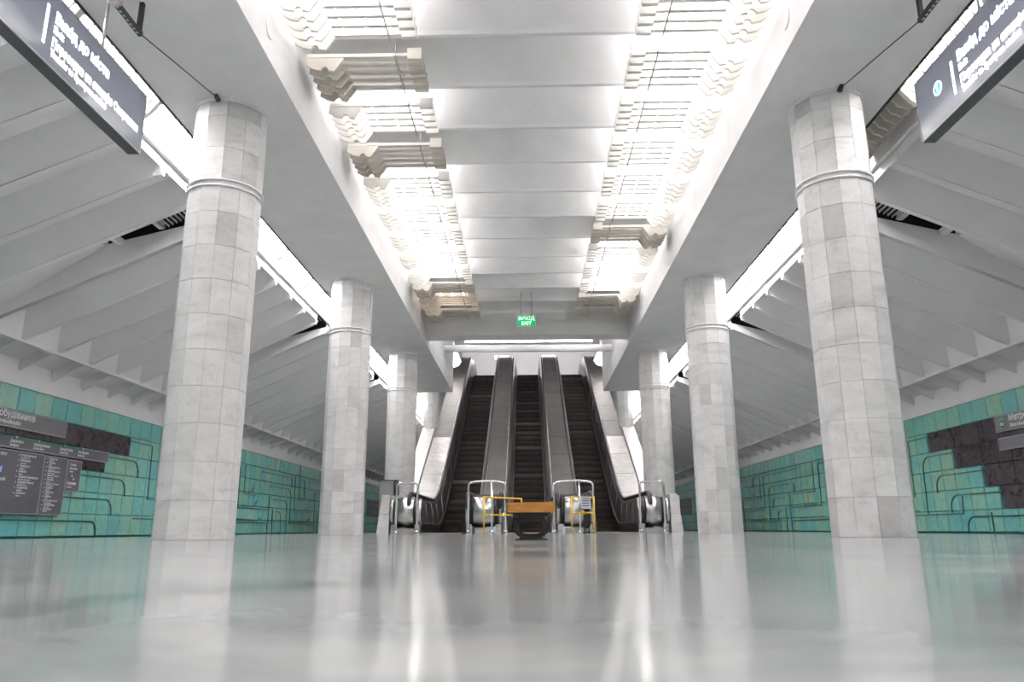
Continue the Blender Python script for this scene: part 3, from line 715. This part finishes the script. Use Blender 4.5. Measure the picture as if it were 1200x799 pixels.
for k, (a, bb) in enumerate((('Холодна гора', 'Kholodna hora'), ('Вокзальна', 'Vokzalna'), ('Центральний ринок', 'Tsentralnyi rynok'), ('Майдан Конституції', 'Maidan Konstytutsii'), ('Проспект Гагаріна', 'Prospekt Haharina'), ('Спортивна', 'Sportyvna'), ('Завод ім. Малишева', 'Zavod im. Malysheva'), ('Турбоатом', 'Turboatom'), ('Палац Спорту', 'Palats Sportu'), ('Армійська', 'Armiiska'), ('ім. О.С. Масельського', 'im. O.S. Maselskoho'), ('Тракторний завод', 'Traktornyi zavod'), ('Індустріальна', 'Industrialna'))):
    zz = 1.245-k*0.068
    T(r, o, x, -1, 12.50, zz, a, 0.044, w=0.78, bold=0.001); T(r, o, x, -1, 12.50, zz-0.031, bb, 0.030, w=0.8, bold=0.0005)
    disc(r, o, x, -1, 12.45, zz+0.012, 0.011, m_white_text)
r, o, x = board('transfer_sign_board', -1, 13.025, 13.44, 0.75, 1.29, m_slate, 'small dark board with green and red discs, last of the left wall row', 'sign')
T(r, o, x, -1, 13.09, 1.19, 'Станція', 0.055, w=0.9); T(r, o, x, -1, 13.09, 1.13, 'пересадки', 0.055, w=0.8); T(r, o, x, -1, 13.09, 1.08, 'Transfer', 0.04, w=0.9)
disc(r, o, x, -1, 13.18, 1.02, 0.045, m_green, 'line_disc'); disc(r, o, x+0.003, -1, 13.23, 0.965, 0.045, m_red, 'line_disc')
disc(r, o, x+0.003, -1, 13.18, 1.02, 0.018, m_white_text); disc(r, o, x+0.006, -1, 13.23, 0.965, 0.018, m_white_text)
T(r, o, x, -1, 13.07, 0.875, 'Спортивна', 0.06, w=0.85, bold=0.003); T(r, o, x, -1, 13.07, 0.82, 'Sportyvna', 0.04, w=0.9)
r, o, x = board('station_name_board', 1, 9.6, 13.06, 1.64, 1.91, m_slate_lt, 'grey station name board with green train disc on the right wall', 'sign')
disc(r, o, x, 1, 12.86, 1.775, 0.085, m_white_text, 'line_disc', 0.002); disc(r, o, x, 1, 12.86, 1.775, 0.078, m_green, 'line_disc', 0.004)
b = MB(); b.box(x-0.008, x, 12.82, 12.90, 1.735, 1.785); b.obj('train_pictogram', m_white_text, r, o)
b = MB(); b.box(x-0.010, x, 12.825, 12.895, 1.715, 1.73); b.obj('train_pictogram', m_black, r, o)
T(r, o, x, 1, 12.68, 1.79, 'Метробудівників', 0.155, bold=0.003); T(r, o, x, 1, 12.66, 1.69, 'Metrobudivnykiv', 0.095, bold=0.002)
r, o, x = board('blank_strip_board', 1, 9.0, 13.05, 1.335, 1.54, m_slate_lt, 'blank grey strip board under the right wall name board', 'sign')

# ================================================================ exit sign
root = empty('exit_sign', (-0.025, 17.0, 4.65)); off = Vector((0.025, -17.0, -4.65))
tag(root, 'small green exit sign hanging in front of the cross beam', 'sign')
b = MB(); b.box(-0.24, 0.19, 16.99, 17.02, 4.65, 4.91); b.obj('panel', m_exit, root, off)
b = MB()
for (x0, x1, z0, z1) in ((-0.25, 0.20, 4.64, 4.652), (-0.25, 0.20, 4.908, 4.92), (-0.25, -0.236, 4.652, 4.908), (0.186, 0.20, 4.652, 4.908)): b.box(x0, x1, 16.982, 17.022, z0, z1)
b.obj('frame', m_white_text, root, off)
text('lettering', 'ВИХІД', 0.115, m_exit_t, root, off+Vector((-0.025, 16.985, 4.80)), (math.pi/2, 0, 0), 'CENTER', bold=0.003)
text('lettering', 'EXIT', 0.115, m_exit_t, root, off+Vector((-0.025, 16.985, 4.685)), (math.pi/2, 0, 0), 'CENTER', bold=0.003)
for x in (-0.15, 0.10):
    b = MB(); b.tube([(x, 17.0, 4.91), (x, 17.0, 5.58)], 0.006, 5); b.obj('rod', m_black, root, off)

# pipe between the beams
b = MB(); b.tube([(-XI-0.02, 22.6, 5.47), (XI+0.02, 22.4, 5.40)], 0.115, 16)
tag(b.obj('ceiling_pipe', m_plaster), 'fat white horizontal pipe spanning between the beams above the escalators', 'pipe')

# ================================================================ escalator hall
def ramp_z(Y, base, top, Y0=23.12, s_=0.577, hh=0.0, soft=0.7):
    z = s_*(Y-Y0)+hh
    def smax(a, b_, k):
        h_ = max(k-abs(a-b_), 0)/k; return max(a, b_)+h_*h_*k*0.25
    z = smax(z, base, soft)
    z = -smax(-z, -top, soft)
    return z
ZT = 7.45
b = MB()
for sx in (-1, 1):
    # hall walls above the beams and beside the incline
    b.prism([(18.8, 6.6), (25.3, 6.6), (25.3, 9.0), (27.7, 9.0), (27.7, 3.0), (44, 12), (44, 12.5), (18.8, 12.5)] if False else [(25.3, 6.6), (45, 6.6), (45, 12.5), (18.8, 12.5), (18.8, 6.6)], 'x', *sorted((sx*3.89, sx*3.94)))
    b.prism([(28.5, 0), (45, 0), (45, 6.6), (28.5, 6.6)], 'x', *sorted((sx*3.89, sx*3.94)))
struct(b.obj('trim_4', m_conc), 'side walls of the escalator hall', 'wall')
b = MB(); b.box(-4.1, 4.1, 18.8, 45, 12.5, 12.6); b.box(-4.1, 4.1, 44.8, 45, 7.3, 12.5); b.box(-4.1, 4.1, 36.6, 45, 7.2, 7.42)
b.box(-4.1, -3.5, 39.7, 40, 7.4, 12.5); b.box(3.6, 4.1, 39.7, 40, 7.4, 12.5); b.box(-3.5, 3.6, 39.7, 40, 10.35, 12.5)
struct(b.obj('trim_5', m_plaster), 'white upper landing and portal at the top of the escalators', 'wall')
ll = empty('landing_light', (0, 39.65, 9.74)); tag(ll, 'long glowing light band over the top of the escalators', 'ceiling lamp'); lo = Vector((0, -39.65, -9.74))
b = MB(); b.box(-3.35, 3.5, 39.62, 39.68, 9.86, 10.24); b.obj('diffuser', m_pad, ll, lo)
b = MB(); b.box(-3.5, 3.6, 39.62, 39.75, 9.74, 9.84); b.box(-3.5, 3.6, 39.62, 39.75, 10.26, 10.36); b.box(-3.5,-3.37, 39.62,39.75, 9.84,10.26); b.box(3.52,3.6,39.62,39.75,9.84,10.26)
b.obj('frame', m_plaster, ll, lo)
for k, x in enumerate((-1.45, 1.2)):
    b = MB(); b.box(x-0.4, x+0.4, 41.8, 42.4, 9.55, 9.6); tag(b.obj('landing_lamp', m_pad), ['left', 'right'][k]+' flat glowing lamp inside the upper landing', 'ceiling lamp', 'flat lamps of the upper landing')
for sx, nm in ((-1, 'left'), (1, 'right')):  # added lamps, hidden from view, to brighten the pipe between the beams
    root = empty('hall_lamp', (sx*2.25, 20.2, 6.2)); off = Vector((-sx*2.25, -20.2, -6.2))
    tag(root, 'added unseen fill lamp behind the cross beam on the %s beam face' % nm, 'ceiling lamp', 'added fill lamps behind the cross beam')
    b = MB()
    for dz in (0, 0.12): b.tube([(sx*2.3, 19.1, 6.2+dz), (sx*2.3, 21.6, 6.2+dz)], 0.03, 8)
    b.obj('lamp_tubes', m_fill_tube, root, off)
    b = MB(); b.box(*sorted((sx*2.42, sx*2.53)), 19.0, 21.7, 6.15, 6.4); b.obj('housing', m_plaster, root, off)
for sx, nm in ((-1, 'left'), (1, 'right')):
    root = empty('hall_lamp', (sx*3.2, 28, 7.1)); off = Vector((-sx*3.2, -28, -7.1))
    tag(root, 'glowing scalloped lamp in the %s upper corner of the escalator hall' % nm, 'ceiling lamp', 'lamps of the escalator hall')
    b = MB()
    for dx in (-0.14, 0, 0.14): b.tube([(sx*3.2+dx, 27.6, 7.05+0.1*abs(dx)/0.14), (sx*3.2+dx, 32.6, 7.05+0.1*abs(dx)/0.14)], 0.03, 8)
    b.obj('lamp_tubes', m_htube, root, off)
    b = MB(); N = 12
    pts = [(sx*3.2+0.28*math.cos(math.pi*k/N), 7.25-0.26*math.sin(math.pi*k/N)) for k in range(N+1)]
    b.prism(pts, 'y', -0.012, 0.012); pm = b.mesh('baffle_plate', m_baffle)
    for k in range(24): link('baffle_plate', pm, root, off+Vector((0, 27.65+k*0.21, 0)))
    b = MB(); b.box(sx*3.2-0.3, sx*3.2+0.3, 27.5, 32.7, 7.25, 7.3); b.obj('housing', m_plaster, root, off)
    b = MB(); b.box(*sorted((sx*3.4, sx*3.97)), 28.2, 28.3, 7.3, 7.36); b.box(*sorted((sx*3.4, sx*3.97)), 31.8, 31.9, 7.3, 7.36); b.obj('wall_arm', m_alu, root, off)

def Zstep(Y): return ramp_z(Y, 0.0, ZT, hh=0.0)
def Zdeck(Y): return ramp_z(Y, 0.88, ZT+0.95, hh=0.95)
# step mesh: local origin at front bottom of the riser
b = MB(); w = 0.5; H = 0.235; D = 0.42
nseg = 5
rp = [(0.05*math.sin(math.pi*k/nseg*0.5)*0+0.045*(1-math.cos(math.pi/2*k/nseg)), -H*(k/nseg)) for k in range(nseg+1)]
# outline (y,z): top front, curved riser down, back bottom, back top
out = [(y, z) for y, z in rp]+[(D, -H), (D, 0)]
b.prism(out, 'x', -w, w, 0)
# tread grooves: thin proud bars across the top, dark
b.box(-w+0.01, w-0.01, 0.03, D, 0.0005, 0.004, 1)
b.box(-w, w, -0.004, 0.046, -H, -H*0.52, 1)
# riser cleats
for k in range(24):
    x = -w+0.02+k*(2*w-0.04)/23
    b.box(x-0.005, x+0.005, -0.004, 0.01, -H*0.55, -0.03, 1)
stepM = b.mesh('step', [m_step, m_tread])
esc = []
XE = [-2.06, 0.0, 2.06]
for e, xc in enumerate(XE):
    nm = ['left', 'middle', 'right'][e]
    root = empty('escalator', (xc, 20.5, 0)); off = Vector((0, -20.5, 0))
    tag(root, '%s of the three dark stopped escalators' % nm, 'escalator', 'three escalators')
    Y = 18.25; k = 0
    while Y < 37.5:
        z = Zstep(Y+0.2)
        link('step', stepM, root, off+Vector((0, Y, z))); Y += 0.4; k += 1
    b = MB(); b.box(-0.5, 0.5, 18.0, 18.27, -0.02, 0.012); b.obj('comb_plate', m_steel, root, off)
    ys = [17.8+0.3*i for i in range(69)]
    for sd in (-1, 1):
        b = MB(); v = []
        outer = (sd*e-sd) > 0 if False else None
        for Yv in ys:
            zs, zd = Zstep(Yv), Zdeck(Yv)
            v += [(sd*0.505, Yv, zs-0.3), (sd*0.515, Yv, zs+0.22), (sd*0.60, Yv, zd-0.10), (sd*0.66, Yv, zd-0.02)]
        f = [(4*i+j, 4*i+j+1, 4*i+j+5, 4*i+j+4) for i in range(len(ys)-1) for j in range(3)]
        b.add(v, f, 0, False)
        b.obj('balustrade', m_balus, root, off)
        # inner vertical trims every 1.2 m
        b = MB()
        for Yv in [18.6+1.2*i for i in range(16)]:
            zs, zd = Zstep(Yv), Zdeck(Yv)
            b.tube([(sd*0.51, Yv, zs+0.2), (sd*0.595, Yv, zd-0.1)], 0.006, 4)
        b.tube([(sd*0.508, Yv, Zstep(Yv)+0.24) for Yv in ys], 0.008, 4)
        b.obj('balustrade_trim', m_alu, root, off)
        b = MB()
        pts = []
        for k in range(0, 9):
            a = math.pi*(-0.5)+math.pi*k/8*-1
            pts.append((sd*0.665, 17.8+0.27*math.cos(-math.pi/2-math.pi*k/8+0)*1.0, 0.63+0.27*math.sin(-math.pi/2-math.pi*k/8)))
        hand = [p for p in pts]+[(sd*0.665, Yv, Zdeck(Yv)+0.02) for Yv in ys[1:-6]]
        b.tube(hand, 0.048, 8); b.obj('handrail', m_rubber, root, off)
        b = MB(); b.tube([(sd*0.715, Yv, Zdeck(Yv)+0.01) for Yv in ys[:-6]], 0.007, 4); b.obj('handrail_trim', m_chrome, root, off)
# decks between and beside the escalators, drums at their foot
decks = [(-3.40, -2.76, 'outer left', True), (-1.34, -0.72, 'left middle', False), (0.72, 1.34, 'right middle', False), (2.76, 3.40, 'outer right', True)]
def dx(x, Y):
    if abs(x) < 3.3: return x
    return math.copysign(2.88+(3.40-2.88)*max(0, min(1, (Y-19.8)/3.7)), x)
for x0, x1, nm, outer in decks:
    root = empty('escalator_deck', ((x0+x1)/2, 20.5, 0)); off = Vector((-(x0+x1)/2, -20.5, 0))
    tag(root, {'outer left': 'sloping metal deck along the outer side of the left escalator', 'left middle': 'sloping grey deck between left and middle escalators',
               'right middle': 'sloping grey deck between middle and right escalators', 'outer right': 'sloping metal deck along the outer side of the right escalator'}[nm], 'escalator deck', 'escalator decks')
    Y = 18.1
    k = 0
    while Y < 37.2:
        Y1 = Y+1.3; b = MB(); n = 7; v = []
        for i in range(n):
            yy = Y+0.008+(Y1-Y-0.016)*i/(n-1); z = Zdeck(yy)
            xa, xb = dx(x0, yy), dx(x1, yy)
            v += [(xa, yy, z), (xb, yy, z), (xb, yy, z-0.05), (xa, yy, z-0.05)]
        f = []
        for i in range(n-1):
            for j in range(4): f.append((4*i+j, 4*i+(j+1) % 4, 4*i+4+(j+1) % 4, 4*i+4+j))
        f += [(0, 1, 2, 3), (4*n-1, 4*n-2, 4*n-3, 4*n-4)]
        b.add(v, f)
        b.obj('deck_panel', m_deck_steel if (outer and Y < 26.5) else m_deck, root, off); Y = Y1; k += 1
    b = MB()
    for xe in (x0, x1): b.tube([(dx(xe, 18.1+0.3*i), 18.1+0.3*i, Zdeck(18.1+0.3*i)+0.005) for i in range(64)], 0.007, 4)
    b.obj('deck_edge', m_alu, root, off)
    b = MB(); 
    for xe, si in ((x0, 0.02), (x1, -0.02)):
        vv = []
        for i in range(33):
            yy = 18.15+0.58*i; xq = dx(xe, yy)+si; vv += [(xq, yy, Zdeck(yy)-0.06), (xq, yy, max(Zstep(yy)-0.8, -0.2) if yy < 22.5 else Zstep(yy)-0.8)]
        b.add(vv, [(2*i, 2*i+1, 2*i+3, 2*i+2) for i in range(32)])
    b.obj('deck_skirt', m_balus, root, off)
    # drum: brushed steel cylinder lying across, black end rings
    cx_ = math.copysign(2.80, x0) if outer else (x0+x1)/2
    dr = empty('escalator_newel', (cx_, 17.8, 0)); doff = Vector((-cx_, -17.8, 0))
    tag(dr, {'outer left': 'brushed steel drum at the far left foot of the escalators', 'left middle': 'brushed steel drum between left and middle escalators, behind the open yellow barrier',
             'right middle': 'brushed steel drum between middle and right escalators, behind the notice', 'outer right': 'brushed steel drum at the far right foot of the escalators'}[nm], 'escalator newel', 'steel drums at the escalator foot')
    hs = -0.06 if outer else 0.0; N = 36
    def cyl(xa, xb, r_): 
        b_ = MB(); o_ = [(17.8+r_*math.cos(2*math.pi*k/N), 0.475+r_*math.sin(2*math.pi*k/N)) for k in range(N)]; b_.prism(o_, 'x', xa, xb)
        for i in range(2, len(b_.smooth)): b_.smooth[i] = True
        return b_
    cyl(cx_-0.235-hs, cx_+0.235+hs, 0.335).obj('drum', m_steel, dr, doff)
    for sgn in (-1, 1):
        cyl(*sorted((cx_+sgn*(0.24+hs), cx_+sgn*(0.33+hs))), 0.315).obj('end_ring', m_black, dr, doff)
        cyl(*sorted((cx_+sgn*(0.33+hs), cx_+sgn*(0.41+hs))), 0.30).obj('end_cap', m_steel, dr, doff)
        b = MB(); b.box(cx_+sgn*(0.33+hs)-0.06, cx_+sgn*(0.33+hs)+0.06, 17.6, 18.0, 0, 0.2); b.obj('foot', m_steel, dr, doff)
    b = MB(); b.box(cx_-0.2, cx_+0.2, 17.6, 18.0, 0, 0.11); b.obj('plinth', m_steel, dr, doff)
# marble parapets outside the outer decks
for sx, nm in ((-1, 'left'), (1, 'right')):
    root = empty('parapet', (sx*3.65, 20, 0)); off = Vector((-sx*3.65, -20, 0)); struct(root, 'white stone parapet rising along the %s escalator deck' % nm, 'parapet')
    Y = 20.05
    while Y < 27.9:
        Y1 = min(Y+0.8, 27.9); b = MB()
        za = Zdeck(Y)+0.04; zb_ = Zdeck(Y1)+0.04
        ia, ib = dx(3.4, Y)+0.04, dx(3.4, Y1)+0.04
        b.add([(sx*ia, Y+.003, 0), (sx*3.88, Y+.003, 0), (sx*3.88, Y1-.003, 0), (sx*ib, Y1-.003, 0), (sx*ia, Y+.003, za), (sx*3.88, Y+.003, za), (sx*3.88, Y1-.003, zb_), (sx*ib, Y1-.003, zb_)],
              [(0, 1, 2, 3), (4, 5, 6, 7), (0, 1, 5, 4), (1, 2, 6, 5), (2, 3, 7, 6), (3, 0, 4, 7)])
        b.obj('stone_slab', m_marble, root, off); Y = Y1
# ================================================================ guard rails at the drums
def guard(xa, xb, middle, label):
    xa *= 0.89; xb *= 0.89
    root = empty('guard_rail', ((xa+xb)/2, 17.2, 0)); off = Vector((-(xa+xb)/2, -17.2, 0)); tag(root, label, 'guard rail', 'chrome guard rails at the escalator foot')
    y = 17.25; zt = 1.10
    b = MB(); r_ = 0.06
    def corner(x, sgn):
        return [(x, y, zt-0.06), (x+sgn*0.02, y, zt-0.02), (x+sgn*0.06, y, zt)]
    mid = (xa+xb)/2
    bow = 0.16 if middle else 0.0
    p = corner(xa, 1)+[(xa+(xb-xa)*t_, y-bow*math.sin(math.pi*t_), zt+0.03*(1 if middle else 0)*math.sin(math.pi*t_)) for t_ in (0.2, 0.35, 0.5, 0.65, 0.8)]+corner(xb, -1)[::-1]
    b.tube([(xa, y, 0.0)]+p+[(xb, y, 0.0)], 0.024, 10); b.obj('hoop', m_chrome, root, off)
    if middle:
        b = MB(); xm = xb-(xb-xa)*0.36; b.tube([(xm, y-0.12, 0), (xm, y-0.12, zt+0.02)], 0.022, 10); b.obj('post', m_chrome, root, off)
    for xx, yy in ([(xa, y), (xb, y)]+([(xb-(xb-xa)*0.36, y-0.12)] if middle else [])):
        b = MB(); b.tube([(xx, yy, 0), (xx, yy, 0.05), (xx, yy, 0.07)], [0.05, 0.045, 0.025], 12); b.obj('foot', m_chrome, root, off)
guard(-3.33, -2.80, False, 'chrome guard hoop in front of the far left drum')
guard(-1.52, -0.60, True, 'chrome three-legged guard hoop behind the open yellow barrier')
guard(0.62, 1.60, True, 'chrome three-legged guard hoop behind the barrier with a notice')
guard(2.76, 3.36, False, 'chrome guard hoop in front of the far right drum')
# ================================================================ yellow barriers
root = empty('yellow_barrier', (-0.575, 16.800, 0.000)); off = Vector((0.575, -16.800, 0.000)); tag(root, 'yellow tube barrier with an open free end, left of the bench', 'barrier', 'yellow barriers')
def sq(b, p, q, r_=0.022): b.tube([p, q], r_, 4)
b = MB(); sq(b, (-0.982, 16.800, 0.000), (-0.974, 16.800, 0.780)); b.obj('post', m_yellow, root, off)
b = MB(); sq(b, (-0.991, 16.800, 0.771), (-0.150, 16.800, 0.727)); b.obj('top_bar', m_yellow, root, off)
b = MB(); sq(b, (-0.168, 16.800, 0.727), (-0.168, 16.800, 0.541)); b.obj('end_post', m_yellow, root, off)
b = MB(); sq(b, (-0.982, 16.800, 0.391), (-0.354, 16.800, 0.382)); b.obj('middle_bar', m_yellow, root, off)
b = MB(); b.tube([(-0.584, 16.800, 0.391), (-0.558, 16.800, 0.391), (-0.531, 16.800, 0.391)], [0.03, 0.055, 0.03], 10); b.obj('coupling', m_yellow, root, off)
root = empty('yellow_barrier', (1.151, 16.800, 0.000)); off = Vector((-1.151, -16.800, 0.000)); tag(root, 'yellow tube barrier carrying a paper notice, right of the bench', 'barrier', 'yellow barriers')
for xx in (1.03, 1.58):
    b = MB(); sq(b, (xx*.885, 16.8, 0), (xx*.885, 16.8, 0.77)); b.obj('post', m_yellow, root, off)
b = MB(); sq(b, (0.903, 16.800, 0.762), (1.407, 16.800, 0.745)); b.obj('top_bar', m_yellow, root, off)
b = MB(); sq(b, (0.912, 16.800, 0.426), (1.398, 16.800, 0.426)); b.obj('middle_bar', m_yellow, root, off)
b = MB(); b.tube([(1.124, 16.800, 0.426), (1.151, 16.800, 0.426), (1.195, 16.800, 0.426)], [0.03, 0.055, 0.03], 10); b.obj('coupling', m_yellow, root, off)
root = empty('paper_notice', (1.204, 16.750, 0.497)); off = Vector((-1.204, -16.750, -0.497)); tag(root, 'pale printed notice hung on the right yellow barrier', 'notice')
b = MB(); v = [(1.097, 16.750, 0.771), (1.310, 16.750, 0.753), (1.336, 16.730, 0.506), (1.124, 16.730, 0.506)]
b.add(v+[(p[0], p[1]+0.006, p[2]) for p in v], [(0, 1, 2, 3), (7, 6, 5, 4), (0, 4, 5, 1), (1, 5, 6, 2), (2, 6, 7, 3), (3, 7, 4, 0)]); b.obj('sheet', m_paper, root, off)
b = MB()
for k in range(4):
    z = 0.72-k*0.053; b.box(1.128+0.004*k, 1.285+0.004*k, 16.725, 16.7445, z, z+0.019)
b.obj('print', m_ink, root, off)
b = MB(); b.tube([(1.239, 16.860, 0.099), (1.248, 16.860, 0.169), (1.239, 16.860, 0.408), (1.226, 16.860, 0.718), (1.221, 16.860, 0.824)], [0.05, 0.075, 0.075, 0.07, 0.03], 10)
b.tube([(1.177, 16.860, 0.037), (1.177, 16.860, 0.453)], 0.012, 6); b.tube([(1.283, 16.860, 0.000), (1.283, 16.860, 0.453)], 0.012, 6)
b.box(1.15, 1.31, 16.82, 16.90, 0.0, 0.03)
tag(b.obj('ticket_post', m_black), 'slim black device post behind the paper notice', 'post')

# ================================================================ bench
root = empty('bench', (0, 6.6, 0)); off = Vector((0, -6.6, 0)); tag(root, 'low wooden bench with black cast oval leg, seen end-on in the middle', 'bench')
b = MB()
pts = [(-0.193, 0.228), (-0.187, 0.222), (0.192, 0.222), (0.198, 0.23), (0.197, 0.298), (0.19, 0.305), (-0.188, 0.301), (-0.195, 0.294)]
b.prism(pts, 'y', 6.38, 6.62); b.obj('seat_plank', m_wood, root, off)
b = MB(); b.prism(pts, 'y', 6.628, 6.90); b.obj('seat_plank', m_wood, root, off)
b = MB(); b.prism([(-0.17, 0.222), (0.165, 0.222), (0.135, 0.19), (0.10, 0.18), (-0.095, 0.18), (-0.13, 0.19)], 'y', 6.42, 6.86)
b.obj('seat_bracket', m_iron, root, off)
# oval ring
b = MB(); N = 36
def oval(a, c_, z0, k):
    t_ = 2*math.pi*k/N; p_ = 0.84
    return (a*math.copysign(abs(math.cos(t_))**p_, math.cos(t_)), z0+c_*math.copysign(abs(math.sin(t_))**p_, math.sin(t_)))
vo = [oval(0.146, 0.100, 0.108, k) for k in range(N)]; vi = [oval(0.101, 0.062, 0.109, k) for k in range(N)]
ya, yb = 6.46, 6.56; v = [(x, ya, z) for x, z in vo]+[(x, ya, z) for x, z in vi]+[(x, yb, z) for x, z in vo]+[(x, yb, z) for x, z in vi]
f = []
for k in range(N):
    j = (k+1) % N
    f += [(k, j, N+j, N+k), (2*N+j, 2*N+k, 3*N+k, 3*N+j), (k, 2*N+k, 2*N+j, j), (N+k, N+j, 3*N+j, 3*N+k)]
b.add(v, f); b.obj('ring_leg', m_iron, root, off)
b = MB(); b.prism([(-0.135, 0.0), (0.135, 0.0), (0.13, 0.010), (0.095, 0.016), (0.09, 0.028), (-0.09, 0.028), (-0.095, 0.016), (-0.13, 0.010)], 'y', 6.42, 6.62); b.obj('foot_plate', m_iron, root, off)

# tapered stone plinths and the grey stand at their side
for sx, nm in ((-1, 'left'), (1, 'right')):
    root = empty('stone_plinth', (sx*3.24, 17.9, 0)); off = Vector((-sx*3.24, -17.9, 0))
    tag(root, 'tapered pale stone plinth at the foot of the %s outer drum' % nm, 'plinth')
    for z0, z1 in ((0.0, 0.42), (0.426, 0.86)):
        b = MB(); v = []
        for z in (z0, z1):
            t_ = z/0.86; xo = 3.45-0.10*t_; xi_ = 3.18
            for x, y in ((xi_, 17.55+0.05*t_), (xo, 17.55+0.05*t_), (xo, 18.4), (xi_, 18.4)): v.append((sx*x, y, z))
        b.add(v, [(0, 1, 2, 3), (4, 5, 6, 7), (0, 1, 5, 4), (1, 2, 6, 5), (2, 3, 7, 6), (3, 0, 4, 7)])
        b.obj('stone_block', m_marble, root, off)
root = empty('information_stand', (-3.3, 18.7, 0)); off = Vector((3.3, -18.7, 0)); tag(root, 'grey flat-topped stand beside the left stone plinth, in front of the third column', 'stand')
b = MB(); b.box(-3.60, -3.26, 18.5, 18.9, 0, 1.24); b.obj('cabinet', m_greybox, root, off)
b = MB(); b.box(-3.255, -3.19, 18.5, 18.9, 0.9, 1.23); b.obj('side_panel', m_black, root, off)
b = MB(); b.box(-3.61, -3.18, 18.48, 18.92, 1.24, 1.255); b.obj('top_plate', m_black, root, off)
